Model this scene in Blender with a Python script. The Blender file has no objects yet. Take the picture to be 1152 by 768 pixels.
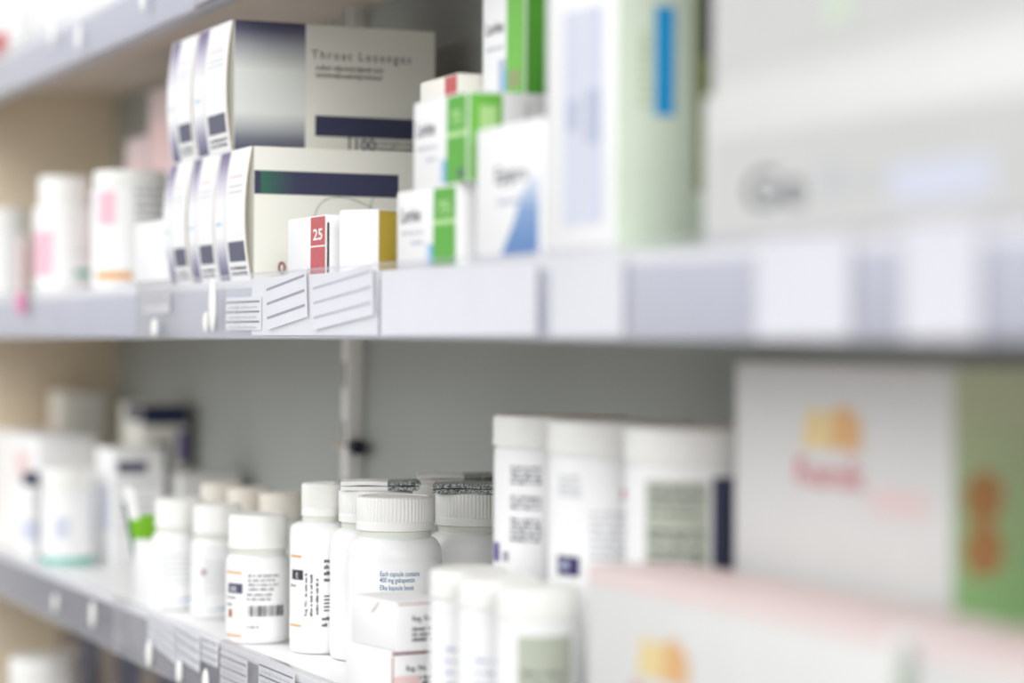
import bpy, bmesh, math, random
from mathutils import Vector, Matrix
random.seed(7)
C = bpy.context.scene.collection
PI = math.pi

# ------------------------------------------------------------------ camera geometry
ZC = 1.35                       # eye height above the floor
F_PX = 2720.0                   # focal length in pixels of a 1152 px wide frame
YAW = math.atan(1176.0 / F_PX)
ROLL = 0.006
FWD = Vector((math.sin(YAW), math.cos(YAW), 0))
RGT = Vector((math.cos(YAW), -math.sin(YAW), 0))
UPV = Vector((0, 0, 1))
RR = RGT * math.cos(ROLL) + UPV * math.sin(ROLL)
UU = UPV * math.cos(ROLL) - RGT * math.sin(ROLL)
CAM = Vector((0, 0, ZC))

def ray(px, py=384): return FWD + RR * ((px - 576) / F_PX) + UU * ((384 - py) / F_PX)
def at_x(px, X, py=384):        # the point where a sight line meets the vertical plane x = X
    d = ray(px, py); return CAM + d * (X / d.x)
def at_depth(px, z):            # plan position at a given distance in front of the eye
    p = FWD * z + RGT * (z * (px - 576) / F_PX); return p.x, p.y
def on_line(px, p0, dr):        # plan: distance along p0 + s*dr where the sight line crosses it
    d = ray(px)
    det = dr[0] * (-d.y) + d.x * dr[1]
    return (-p0[0] * (-d.y) - d.x * p0[1]) / det

# shelf levels (z of each deck top) and planes
RAIL_X = 0.496                  # front of the price rails
X_BACK = 0.700
Y_NEAR, Y_FAR = 0.10, 2.79
UP_D, MID_D, LOW_D, BOT_D = ZC + 0.2890, ZC + 0.0420, ZC - 0.2185, ZC - 0.475   # deck tops
UP, MID, LOW, BOT = [z + 0.0002 for z in (UP_D, MID_D, LOW_D, BOT_D)]            # what stands on them

# ------------------------------------------------------------------ materials
def srgb(r, g, b):
    f = lambda c: (c / 255) / 12.92 if c / 255 <= 0.04045 else ((c / 255 + 0.055) / 1.055) ** 2.4
    return (f(r), f(g), f(b), 1)

def mat(name, rgb, rough=0.55, spec=0.4, var=0.05, scale=40, bump=0.0, metal=0.0, coat=0.0, sub=0.0):
    m = bpy.data.materials.new(name); m.use_nodes = True
    nt = m.node_tree; b = nt.nodes['Principled BSDF']
    col = srgb(*rgb)
    tc = nt.nodes.new('ShaderNodeTexCoord'); nz = nt.nodes.new('ShaderNodeTexNoise')
    nz.inputs['Scale'].default_value = scale; nz.inputs['Detail'].default_value = 3
    nt.links.new(tc.outputs['Object'], nz.inputs['Vector'])
    mx = nt.nodes.new('ShaderNodeMix'); mx.data_type = 'RGBA'
    mx.inputs[6].default_value = tuple(c * (1 - var) for c in col[:3]) + (1,)
    mx.inputs[7].default_value = tuple(min(1, c * (1 + var)) for c in col[:3]) + (1,)
    nt.links.new(nz.outputs['Fac'], mx.inputs[0]); nt.links.new(mx.outputs[2], b.inputs['Base Color'])
    b.inputs['Roughness'].default_value = rough; b.inputs['Specular IOR Level'].default_value = spec
    b.inputs['Metallic'].default_value = metal; b.inputs['Coat Weight'].default_value = coat
    if sub:
        b.inputs['Subsurface Weight'].default_value = sub
        b.inputs['Subsurface Radius'].default_value = (0.004, 0.004, 0.003)
    if bump:
        bp = nt.nodes.new('ShaderNodeBump'); bp.inputs['Strength'].default_value = bump; bp.inputs['Distance'].default_value = 0.001
        nt.links.new(nz.outputs['Fac'], bp.inputs['Height']); nt.links.new(bp.outputs['Normal'], b.inputs['Normal'])
    return m

def ramp_mat(name, stops, axis, lo, hi, rough=0.5):
    """printed colour blend along a local axis of the carton (the print itself fades)"""
    m = bpy.data.materials.new(name); m.use_nodes = True
    nt = m.node_tree; b = nt.nodes['Principled BSDF']
    tc = nt.nodes.new('ShaderNodeTexCoord'); sp = nt.nodes.new('ShaderNodeSeparateXYZ')
    mr = nt.nodes.new('ShaderNodeMapRange'); cr = nt.nodes.new('ShaderNodeValToRGB')
    mr.inputs['From Min'].default_value = lo; mr.inputs['From Max'].default_value = hi
    nt.links.new(tc.outputs['Object'], sp.inputs[0]); nt.links.new(sp.outputs[axis], mr.inputs['Value'])
    nt.links.new(mr.outputs['Result'], cr.inputs['Fac']); nt.links.new(cr.outputs['Color'], b.inputs['Base Color'])
    e = cr.color_ramp.elements
    e[0].position, e[0].color = stops[0][0], srgb(*stops[0][1])
    e[1].position, e[1].color = stops[-1][0], srgb(*stops[-1][1])
    for p, c in stops[1:-1]:
        k = e.new(p); k.color = srgb(*c)
    b.inputs['Roughness'].default_value = rough
    return m

M = {}
M['white_card'] = mat('white_card', (243, 243, 243), 0.5, 0.3, 0.02)
M['cream_card'] = mat('cream_card', (238, 236, 226), 0.5, 0.3, 0.02)
M['grey_card'] = mat('grey_card', (222, 222, 220), 0.55, 0.3, 0.03)
M['grey_card2'] = mat('dimmed_grey_panel', (206, 206, 204), 0.55, 0.3, 0.03)  # darkened grey stands in for dimmer light on the right-hand cartons
M['pink_card'] = mat('pink_card', (232, 212, 210), 0.55, 0.3, 0.03)
M['kraft'] = mat('raw_board_edge', (176, 158, 124), 0.8, 0.2, 0.1, 300)
M['navy'] = mat('navy_ink', (58, 60, 88), 0.45, 0.4, 0.06)
M['slate'] = mat('slate_ink', (82, 82, 104), 0.45, 0.4, 0.2, 80)
M['grey_ink'] = mat('grey_ink', (104, 106, 112), 0.5, 0.3, 0.05)
M['pale_ink'] = mat('pale_grey_ink', (196, 198, 202), 0.5, 0.3, 0.05)
M['black'] = mat('black_ink', (58, 60, 64), 0.5, 0.3, 0.05)
M['dgreen'] = mat('dark_green_ink', (38, 96, 74), 0.5, 0.3, 0.1)
M['violet'] = mat('violet_grey_ink', (150, 140, 158), 0.5, 0.3, 0.05)
M['maroon'] = mat('maroon_ink', (142, 28, 48), 0.5, 0.3, 0.05)
M['red'] = mat('red_ink', (200, 100, 100), 0.5, 0.3, 0.08)
M['redband'] = mat('scuffed_red_ink', (196, 92, 94), 0.5, 0.3, 0.14, 160)
M['green'] = mat('green_ink', (116, 190, 76), 0.5, 0.3, 0.06)
M['green2'] = mat('deep_green_ink', (92, 172, 60), 0.5, 0.3, 0.06)
M['lime'] = mat('pale_green_ink', (182, 222, 150), 0.5, 0.3, 0.05)
M['leaf'] = mat('leaf_green_card', (124, 190, 30), 0.5, 0.3, 0.06)
M['yellow'] = mat('mustard_ink', (206, 180, 70), 0.5, 0.3, 0.06)
M['blue'] = mat('blue_ink', (44, 140, 190), 0.5, 0.3, 0.05)
M['textblue'] = mat('text_blue_ink', (40, 112, 150), 0.5, 0.3, 0.03)
M['cyan'] = mat('cyan_ink', (28, 150, 210), 0.5, 0.3, 0.1, 60)
M['skyblue'] = mat('sky_blue_ink', (120, 190, 225), 0.5, 0.3, 0.05)
M['lavender'] = mat('lavender_ink', (212, 216, 232), 0.5, 0.3, 0.04)
M['lavender2'] = mat('deeper_lavender_ink', (186, 192, 214), 0.5, 0.3, 0.04)
M['purple'] = mat('purple_ink', (92, 70, 150), 0.5, 0.3, 0.06)
M['indigo'] = mat('indigo_ink', (58, 50, 100), 0.5, 0.3, 0.06)
M['orange'] = mat('orange_ink', (226, 166, 98), 0.5, 0.3, 0.05)
M['gold'] = mat('gold_ink', (228, 196, 110), 0.5, 0.3, 0.05)
M['palegold'] = mat('pale_gold_ink', (232, 210, 154), 0.5, 0.3, 0.04)
M['palegold2'] = mat('pale_orange_ink', (224, 178, 124), 0.5, 0.3, 0.04)
M['rose'] = mat('rose_ink', (214, 142, 146), 0.5, 0.3, 0.06)
M['palerose'] = mat('pale_rose_ink', (238, 206, 204), 0.5, 0.3, 0.04)
M['pink'] = mat('pink_ink', (236, 190, 204), 0.5, 0.3, 0.04)
M['hotpink'] = mat('pink_tag_card', (226, 130, 176), 0.5, 0.3, 0.04)
M['teal'] = mat('teal_ink', (110, 190, 175), 0.5, 0.3, 0.05)
M['mint'] = mat('mint_ink', (206, 218, 200), 0.5, 0.3, 0.04)
M['olive'] = mat('olive_ink_and_gap_shade', (150, 158, 112), 0.5, 0.3, 0.08)
M['amber'] = mat('amber_ink', (190, 140, 92), 0.5, 0.3, 0.08)
M['brown'] = mat('brown_ink', (170, 110, 72), 0.5, 0.3, 0.08)
M['label'] = mat('label_paper', (246, 246, 246), 0.42, 0.35, 0.015)
M['greylabel'] = mat('grey_green_label_paper', (186, 192, 176), 0.5, 0.3, 0.05)
M['plastic'] = mat('white_hdpe', (242, 243, 242), 0.38, 0.4, 0.015, 30, 0.02)
M['capplastic'] = mat('white_cap_plastic', (240, 240, 236), 0.42, 0.4, 0.015, 30)
M['beigecap'] = mat('beige_cap_plastic', (232, 226, 214), 0.5, 0.35, 0.03)
M['neck'] = mat('natural_neck_plastic', (222, 225, 215), 0.4, 0.4, 0.03)
M['navycap'] = mat('navy_cap_plastic', (34, 44, 78), 0.4, 0.4, 0.03)
M['paper'] = mat('price_paper', (246, 246, 248), 0.6, 0.3, 0.02)
M['shelf'] = mat('white_powder_coat', (247, 247, 247), 0.4, 0.4, 0.03, 12, 0.05)
M['shelfgrey'] = mat('dimmed_painted_lip', (84, 82, 92), 0.42, 0.4, 0.04, 10)  # darkened in colour to imitate the dim reflection in the lower rail
M['shelfpale'] = mat('brightened_painted_lip', (190, 192, 204), 0.42, 0.4, 0.04, 10)  # same lip, lightened in colour to imitate the bright aisle reflected there
M['under'] = mat('beige_underside', (214, 200, 188), 0.6, 0.3, 0.05, 14)
M['back'] = mat('grey_back_panel', (168, 172, 167), 0.6, 0.3, 0.05, 9, 0.1)
M['endp'] = mat('tan_end_panel', (238, 222, 196), 0.6, 0.3, 0.07, 5)
M['steel'] = mat('upright_steel', (244, 242, 238), 0.45, 0.4, 0.04, 30)
M['bolt'] = mat('dark_bolt', (46, 50, 62), 0.4, 0.5, 0.05, 60, 0, 0.6)
M['brass'] = mat('pale_bolt_sleeve', (196, 180, 164), 0.4, 0.5, 0.05, 60)
M['floor'] = mat('grey_vinyl_floor', (150, 146, 142), 0.35, 0.5, 0.08, 3)
M['wall'] = mat('painted_wall', (226, 224, 218), 0.8, 0.2, 0.03, 4)
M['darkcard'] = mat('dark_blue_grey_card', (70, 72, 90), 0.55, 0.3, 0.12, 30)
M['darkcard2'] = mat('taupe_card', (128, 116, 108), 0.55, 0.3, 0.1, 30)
NAVY_S, WHITE_S = (64, 64, 96), (242, 243, 243)

def printed_paper():
    m = mat('printed_leaflet_paper', (220, 222, 220), 0.6, 0.25, 0.03)
    nt = m.node_tree; b = nt.nodes['Principled BSDF']
    tc = nt.nodes.new('ShaderNodeTexCoord'); mp = nt.nodes.new('ShaderNodeMapping')
    mp.inputs['Scale'].default_value = (900, 900, 1500)
    nz = nt.nodes.new('ShaderNodeTexNoise'); nz.inputs['Scale'].default_value = 1.0; nz.inputs['Detail'].default_value = 2
    cr = nt.nodes.new('ShaderNodeValToRGB')
    cr.color_ramp.elements[0].position, cr.color_ramp.elements[0].color = 0.44, srgb(66, 70, 72)
    cr.color_ramp.elements[1].position, cr.color_ramp.elements[1].color = 0.56, srgb(206, 212, 208)
    nt.links.new(tc.outputs['Object'], mp.inputs['Vector']); nt.links.new(mp.outputs['Vector'], nz.inputs['Vector'])
    nt.links.new(nz.outputs['Fac'], cr.inputs['Fac']); nt.links.new(cr.outputs['Color'], b.inputs['Base Color'])
    return m
M['printed'] = printed_paper()

def clear_plastic():
    m = bpy.data.materials.new('clear_rail_plastic'); m.use_nodes = True
    nt = m.node_tree; nt.nodes.clear()
    out = nt.nodes.new('ShaderNodeOutputMaterial')
    tr = nt.nodes.new('ShaderNodeBsdfTransparent'); tr.inputs['Color'].default_value = (0.985, 0.985, 0.995, 1)
    df = nt.nodes.new('ShaderNodeBsdfDiffuse'); df.inputs['Color'].default_value = srgb(236, 237, 243)
    gl = nt.nodes.new('ShaderNodeBsdfGlossy'); gl.inputs['Roughness'].default_value = 0.18
    fr = nt.nodes.new('ShaderNodeFresnel'); fr.inputs['IOR'].default_value = 1.33
    nz = nt.nodes.new('ShaderNodeTexNoise'); nz.inputs['Scale'].default_value = 18
    tc = nt.nodes.new('ShaderNodeTexCoord'); nt.links.new(tc.outputs['Object'], nz.inputs['Vector'])
    mr = nt.nodes.new('ShaderNodeMapRange'); mr.inputs['To Min'].default_value = 0.03; mr.inputs['To Max'].default_value = 0.11
    nt.links.new(nz.outputs['Fac'], mr.inputs['Value'])
    a = nt.nodes.new('ShaderNodeMixShader'); b = nt.nodes.new('ShaderNodeMixShader')
    nt.links.new(mr.outputs['Result'], a.inputs[0]); nt.links.new(tr.outputs[0], a.inputs[1]); nt.links.new(df.outputs[0], a.inputs[2])
    ge = nt.nodes.new('ShaderNodeNewGeometry'); mu = nt.nodes.new('ShaderNodeMath'); mu.operation = 'SUBTRACT'; mu.use_clamp = True
    nt.links.new(fr.outputs[0], mu.inputs[0]); nt.links.new(ge.outputs['Backfacing'], mu.inputs[1])
    nt.links.new(mu.outputs[0], b.inputs[0]); nt.links.new(a.outputs[0], b.inputs[1]); nt.links.new(gl.outputs[0], b.inputs[2])
    nt.links.new(b.outputs[0], out.inputs['Surface'])
    return m
M['clear'] = clear_plastic()

# ------------------------------------------------------------------ mesh builder
_glyphs = {}
def text_geo(s, spacing=1.0, bold=0.0):
    k = (s, spacing, bold)
    if k not in _glyphs:
        cu = bpy.data.curves.new('t', 'FONT'); cu.body = s; cu.size = 1.0; cu.resolution_u = 2
        cu.space_character = spacing; cu.offset = bold
        o = bpy.data.objects.new('t', cu); C.objects.link(o)
        bpy.context.view_layer.update()
        me = o.evaluated_get(bpy.context.evaluated_depsgraph_get()).to_mesh()
        vs = [(v.co.x, v.co.y) for v in me.vertices]; fs = [tuple(p.vertices) for p in me.polygons]
        C.objects.unlink(o); bpy.data.objects.remove(o); bpy.data.curves.remove(cu)
        _glyphs[k] = (vs, fs, max(v[0] for v in vs))
    return _glyphs[k]

class MB:
    def __init__(s): s.v, s.f, s.m, s.mats, s.layer = [], [], [], [], 0
    def ink(s, F):
        """each print lies a hair above the one before it"""
        s.layer += 1; k = s.layer * 2e-5
        def G(u, v):
            p = Vector(F(u, v)); n = (Vector(F(u + 1e-4, v)) - p).cross(Vector(F(u, v + 1e-4)) - p).normalized()
            return tuple(p + n * k)
        return G
    def mi(s, name):
        if name not in s.mats: s.mats.append(name)
        return s.mats.index(name)
    def add(s, vs, fs, mt):
        n = len(s.v); k = s.mi(mt)
        s.v += [tuple(v) for v in vs]
        for f in fs: s.f.append(tuple(i + n for i in f)); s.m.append(k)
    def box(s, lo, hi, mt, bev=0.0006, seg=2, shear=None):
        bm = bmesh.new(); bmesh.ops.create_cube(bm, size=1)
        for v in bm.verts:
            v.co = Vector([lo[i] + (v.co[i] + .5) * (hi[i] - lo[i]) for i in range(3)])
        if bev:
            bmesh.ops.bevel(bm, geom=bm.edges[:], offset=bev, segments=seg, affect='EDGES', profile=.5)
        if shear:
            for v in bm.verts: v.co = Vector(shear(v.co))
        s.add([v.co[:] for v in bm.verts], [[v.index for v in f.verts] for f in bm.faces], mt); bm.free()
    def rect(s, F, u0, u1, v0, v1, mt, nu=1, nv=1, raw=False):
        if not raw: F = s.ink(F)
        vs = [F(u0 + (u1 - u0) * i / nu, v0 + (v1 - v0) * j / nv) for j in range(nv + 1) for i in range(nu + 1)]
        w = nu + 1
        s.add(vs, [(j * w + i, j * w + i + 1, (j + 1) * w + i + 1, (j + 1) * w + i) for j in range(nv) for i in range(nu)], mt)
    def text(s, F, t, u, v, size, mt, spacing=1.0, width=None, bold=0.0, rot=False):
        F = s.ink(F)
        vs, fs, w = text_geo(t, spacing, bold); k = size if width is None else width / w
        pts = [F(u + x * k, v + y * size) if not rot else F(u - y * size, v + x * k) for x, y in vs]
        s.add(pts, fs, mt)
    def words(s, F, u0, u1, v, h, mt, seed=0, rot=False):
        """a line of print too small to read: broken into words and strokes"""
        rn = random.Random(seed); u = u0; avg = h * 0.75; F = s.ink(F)
        while u < u1 - avg:
            n = rn.randint(2, 8)
            for _ in range(n):
                w = avg * rn.uniform(.5, .95)
                if u + w > u1: break
                hh = h * rn.choice((.7, .7, 1.0))
                if rot: s.rect(F, v - hh, v, u, u + w * .8, mt, raw=True)
                else: s.rect(F, u, u + w * .8, v, v + hh, mt, raw=True)
                u += w
            u += avg * .8
    def poly(s, F, pts, mt):
        F = s.ink(F); s.add([F(u, v) for u, v in pts], [tuple(range(len(pts)))], mt)
    def line(s, F, pts, w, mt):
        F = s.ink(F)
        for (a, b), (c, d) in zip(pts[:-1], pts[1:]):
            L = math.hypot(c - a, d - b); nx, ny = -(d - b) / L * w / 2, (c - a) / L * w / 2
            s.add([F(a + nx, b + ny), F(a - nx, b - ny), F(c - nx, d - ny), F(c + nx, d + ny)], [(0, 1, 2, 3)], mt)
    def lathe(s, prof, mt, n=64, ribs=None, cx=0, cy=0):
        """prof: [(radius, z, ribbed)]"""
        vs, fs = [], []
        for q in prof:
            r, z = q[0], q[1]; rb = len(q) > 2 and q[2]
            for k in range(n):
                rr = r - (0.0006 if rb and (k // 2) % 2 else 0)
                a = 2 * PI * k / n; vs.append((cx + rr * math.cos(a), cy + rr * math.sin(a), z))
        for j in range(len(prof) - 1):
            for k in range(n):
                fs.append((j * n + k, j * n + (k + 1) % n, (j + 1) * n + (k + 1) % n, (j + 1) * n + k))
        fs.append(tuple(reversed(range(n)))); fs.append(tuple((len(prof) - 1) * n + k for k in range(n)))
        s.add(vs, fs, mt)
    def build(s, name, parent=None, loc=(0, 0, 0), rot=0, smooth=35):
        me = bpy.data.meshes.new(name); me.from_pydata(s.v, [], s.f)
        for m in s.mats: me.materials.append(M[m])
        for p, k in zip(me.polygons, s.m): p.material_index = k; p.use_smooth = True
        me.set_sharp_from_angle(angle=math.radians(smooth)); me.update()
        o = bpy.data.objects.new(name, me); C.objects.link(o)
        o.location = loc; o.rotation_euler.z = rot
        if parent: o.parent = parent
        return o

def tag(o, label=None, cat=None, group=None, kind=None):
    if label: o['label'] = label
    if cat: o['category'] = cat
    if group: o['group'] = group
    if kind: o['kind'] = kind
    return o
def thing(name, label, cat, loc=(0, 0, 0), rot=0, group=None):
    o = bpy.data.objects.new(name, None); C.objects.link(o); o.empty_display_size = .02
    o.location = loc; o.rotation_euler.z = rot
    return tag(o, label, cat, group)

# ------------------------------------------------------------------ the setting
def struct(name, lo, hi, mt):
    b = MB(); b.box(lo, hi, mt, 0); return tag(b.build(name), kind='structure')
struct('floor', (-2.2, -1.5, -0.05), (1.2, 4.5, 0.0), 'floor')
struct('wall_right', (0.74, -1.5, 0.0), (0.80, 4.5, 2.7), 'wall')

# ------------------------------------------------------------------ shelving
unit = thing('shelving_unit', 'long grey-backed shelving unit with white decks and clear price rails that carries all the medicines', 'shelf', (0, 0, 0))
b = MB(); b.box((X_BACK, Y_NEAR, .02), (X_BACK + .012, Y_FAR, 2.05), 'back', 0.001); b.build('back_panel', unit)['label'] = 'matt grey back panel'
b = MB(); b.box((0.492, Y_FAR, .0), (X_BACK + .012, Y_FAR + .02, 2.05), 'endp', 0.001); b.build('end_panel', unit)['label'] = 'tan end panel'
b = MB()
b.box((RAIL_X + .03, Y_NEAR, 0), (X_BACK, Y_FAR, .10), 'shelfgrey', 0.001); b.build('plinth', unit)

def glint(b, y, z0, z1, w):  # solid white blob standing in for a bright reflection on the rail
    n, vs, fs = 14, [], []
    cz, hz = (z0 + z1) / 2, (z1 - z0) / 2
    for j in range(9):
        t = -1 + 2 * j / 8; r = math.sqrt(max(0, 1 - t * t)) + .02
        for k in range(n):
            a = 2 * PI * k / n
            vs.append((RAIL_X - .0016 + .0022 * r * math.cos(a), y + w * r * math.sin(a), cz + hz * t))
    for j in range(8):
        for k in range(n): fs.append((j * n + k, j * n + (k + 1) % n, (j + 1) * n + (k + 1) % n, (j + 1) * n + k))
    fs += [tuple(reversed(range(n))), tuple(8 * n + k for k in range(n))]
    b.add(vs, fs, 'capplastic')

def shelf(deck, joints, glints, lip):
    b = MB()
    b.box((RAIL_X + .006, Y_NEAR, deck - .006), (X_BACK - .001, Y_FAR - .001, deck), 'shelf', .0008)
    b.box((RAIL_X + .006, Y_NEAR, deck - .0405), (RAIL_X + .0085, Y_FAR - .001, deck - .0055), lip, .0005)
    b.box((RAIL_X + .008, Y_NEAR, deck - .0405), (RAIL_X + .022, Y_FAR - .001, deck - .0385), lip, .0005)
    b.box((RAIL_X + .009, Y_NEAR, deck - .0075), (X_BACK - .001, Y_FAR - .001, deck - .0055), 'under', .0003)
    sh = b.build('shelf', unit)
    ys = [Y_NEAR] + sorted(joints) + [Y_FAR - .002]
    zt, zb = deck + .0043, deck - .0407
    for a, c in zip(ys[:-1], ys[1:]):
        r = MB(); a2, c2 = a + .0015, c - .0015
        r.box((RAIL_X, a2, zb), (RAIL_X + .0010, c2, zt), 'clear', .0003)            # clear front sheet
        r.box((RAIL_X, a2, zt - .0012), (RAIL_X + .0050, c2, zt), 'clear', .0003)      # top lip
        r.box((RAIL_X - .0012, a2, zb - .001), (RAIL_X + .0050, c2, zb + .0015), 'clear', .0003)   # bottom curl
        ro = r.build('price_rail', sh)
        for (y, z0, z1, w) in glints:
            if a <= y < c:
                q = MB(); glint(q, y, z0, z1, w); q.build('rail_glint', unit)['label'] = 'bright reflection modelled as a solid white rail clip'
    return sh
yx = lambda px, X=RAIL_X: at_x(px, X).y
zx = lambda px, py, X=RAIL_X: at_x(px, X, py).z
def glint_at(px, py0, py1, w=.006): return (yx(px), zx(px, py1), zx(px, py0), w)
shelf(UP_D, [yx(215)], [glint_at(58, 25, 55), glint_at(88, 28, 58), glint_at(160, -25, 16)], 'shelfpale')
shelf(MID_D, [yx(610), yx(152)], [glint_at(241, 313, 374, .0068), glint_at(234, 350, 375, .004), glint_at(176, 358, 380, .006)], 'shelfpale')
shelf(LOW_D, [yx(128), yx(250)], [glint_at(108, 676, 708), glint_at(172, 720, 752), glint_at(206, 742, 770), glint_at(236, 752, 790), glint_at(66, 668, 690)], 'shelfgrey')
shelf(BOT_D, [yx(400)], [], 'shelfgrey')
# upright with its slot row and bolt
py_, pyw = at_x(395, .690).y, .0072
b = MB(); b.box((.684, py_ - pyw, .0), (X_BACK, py_ + pyw, 2.05), 'steel', .002, 3)
for k in range(40):
    z = .06 + k * .05
    b.box((.6834, py_ - .002, z), (.6842, py_ + .002, z + .022), 'bolt', .0002)
up = b.build('upright', unit); up['label'] = 'pale steel upright on the back panel'
zb_ = at_x(406, .69, 503).z
b = MB()
n = 20
def ycyl(b, x, y0, y1, z, r, mt, n=20):
    vs = [(x + r * math.cos(2 * PI * k / n), y, z + r * math.sin(2 * PI * k / n)) for y in (y0, y1) for k in range(n)]
    b.add(vs, [(k, (k + 1) % n, n + (k + 1) % n, n + k) for k in range(n)] + [tuple(range(n)), tuple(reversed(range(n, 2 * n)))], mt)
ycyl(b, .688, py_ - .017, py_ + .024, zb_, .0042, 'brass'); ycyl(b, .688, py_ - .027, py_ - .015, zb_, .0066, 'bolt')
b.build('bolt', up)['label'] = 'dark bolt through the upright'

# ------------------------------------------------------------------ price labels in the rails
def price_label(label, px0, px1, py0, py1, lines, X=RAIL_X + .0030, tilt=0.0, group=None, mt='paper', cols=True, ink='black', print_=True):
    """paper slip behind the clear sheet; px0..px1 along the rail, py0..py1 measured at px1"""
    ya, yb = at_x(px0, X).y, at_x(px1, X).y
    zt, zb = at_x(px1, X, py0).z, at_x(px1, X, py1).z
    w, h = ya - yb, zt - zb
    o = thing_mesh = MB()
    o.box((0, -w, 0), (.0006, 0, h), mt, .0001, 1)
    F = lambda u, v: (-.00012, -u, v)
    for k in range(lines):
        v = h * (.82 - .30 * k)
        o.rect(F, w * .02, w * .97, v, v + h * .055, ink)
        if print_:
            o.words(F, w * .08, w * .90, v - h * .17, h * .08, 'pale_ink', seed=k + int(px0))
    if cols and lines:
        o.rect(F, w * .34, w * .345, h * .06, h * .82, ink)
    ob = o.build('price_label', None, (X, ya, zb))
    ob.rotation_euler.x = tilt
    return tag(ob, label, 'price label', group)
price_label('lined price slip in the middle rail just right of the tall white glint', 254, 293, 333, 371, 3)
price_label('price slip with slanting lines beside the upright lined slip in the middle rail', 300, 345, 315, 371, 3, tilt=-.10, ink='violet', cols=False, print_=False, X=RAIL_X + .0020)
price_label('faint slanted white slip under the yellow-ended box in the middle rail', 352, 420, 312, 371, 3, tilt=-.08, ink='pale_ink', cols=False, print_=False, X=RAIL_X + .0020)
price_label('plain white paper strip behind the slanted slips in the middle rail', 283, 425, 303, 377, 0, X=RAIL_X + .0042)
price_label('long plain white paper strip below the green-striped boxes in the middle rail', 428, 603, 294, 377, 0)
price_label('plain white slip just right of the rail joint below the tall mint box', 619, 700, 284, 379, 0)
price_label('blurred pale slip in the middle rail below the large white cartons', 850, 955, 262, 381, 0)
price_label('blurred pale slip in the middle rail nearest the right edge', 1015, 1100, 246, 382, 0)
price_label('blurred printed slip at the rail joint under the small blank white box', 160, 190, 325, 352, 2, cols=False)
price_label('tilted black-lined slip, furthest left of the overlapping slips in the lower rail', 168, 200, 700, 735, 3, tilt=.10, X=RAIL_X + .0022)
price_label('black-lined slip, middle of the overlapping slips in the lower rail', 199, 226, 712, 752, 3, tilt=.05, X=RAIL_X + .0022)
price_label('black-lined slip, rightmost of the overlapping slips left of the lower rail joint', 221, 247, 722, 752, 3, X=RAIL_X + .0036, cols=False)
price_label('handwritten price slip just right of the lower rail joint', 250, 280, 744, 784, 3, cols=False)
price_label('price slip under the slim orange-lined bottle in the lower rail', 293, 333, 758, 798, 3)

# ------------------------------------------------------------------ cartons
def frames(dx, dy, dz, e=.00025):
    return {'A': lambda u, v: (-e, dy - u, v),                 # aisle face, u from far to near
            'C': lambda u, v: (u, -e, v),                      # near end face, u into the shelf
            'T': lambda u, v: (u, v, dz + e)}
def place_carton(px_l, px_c, px_r, xf, py_top, zbase, rot=0.0, dxmin=None):
    c = at_x(px_c, xf); p0 = (c.x, c.y)
    fa = (-math.sin(rot), math.cos(rot)); ri = (math.cos(rot), math.sin(rot))
    dy = on_line(px_l, p0, fa); dx = on_line(px_r, p0, ri) if px_r else dxmin
    dz = at_x(px_c, xf, py_top).z - zbase
    return p0, dx, dy, dz

def carton(name, label, cat, px_l, px_c, px_r, xf, py_top, zbase, prints=None, mt='white_card', rot=0.0, group=None, depth=None, flap=None, height=None, single=False, fmt=None):
    p0, dx, dy, dz = place_carton(px_l, px_c, px_r, xf, py_top, zbase, rot, depth)
    if height: dz = height
    b = MB(); b.box((0, 0, 0), (dx, dy, dz), mt, .0007)
    Fs = frames(dx, dy, dz)
    if prints: prints(b, Fs, dx, dy, dz)
    if single:
        o = tag(b.build(name, None, (p0[0], p0[1], zbase), rot), label, cat, group)
    else:
        o = thing(name, label, cat, (p0[0], p0[1], zbase), rot, group)
        b.build('carton_body', o)
        # the tucked end flap seen as a slightly raised tongue along the top of the near end
        f = MB(); e = .0004
        if flap != 'C':
            f.box((.0008, .0008, dz + .0000), (dx - .0008, dy - .0008, dz + .0006), fmt or mt, .0002, 1)
        elif flap == 'A':
            f.box((-.0011, .0012, dz * .80), (-.0003, dy - .0012, dz - .0008), mt, .0003, 1)
        else:
            f.box((.0015, -.0011, dz * .78), (dx - .0015, -.0003, dz - .0008), mt, .0003, 1)
        f.build('tuck_flap', o)
    o['_d'] = 0; del o['_d']
    return o, (p0, dx, dy, dz)

# lozenge cartons: bowed printed end panel facing the aisle, plain long side facing us
LOZ_DX, LOZ_DZ = 0.156, 0.0945
M['loz_stripe'] = ramp_mat('violet_fade_print', [(0, (70, 66, 104)), (.16, (150, 148, 172)), (.34, WHITE_S), (.60, WHITE_S), (.78, (196, 190, 208)), (.9, (140, 130, 162)), (1, (96, 84, 124))], 2, 0, LOZ_DZ)
M['loz_fade'] = ramp_mat('navy_fade_print', [(0, (66, 68, 92)), (.10, (116, 120, 132)), (.30, (226, 230, 226)), (.62, (228, 231, 226)), (.80, (170, 172, 176)), (.93, (92, 92, 116)), (1, (60, 60, 90))], 2, 0, LOZ_DZ)
M['loz_side'] = mat('warm_white_card', (238, 237, 227), 0.5, 0.3, 0.015)
M['bar_green'] = ramp_mat('green_to_navy_print', [(0, (40, 104, 80)), (1, (58, 60, 88))], 0, .004, .028)

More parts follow.
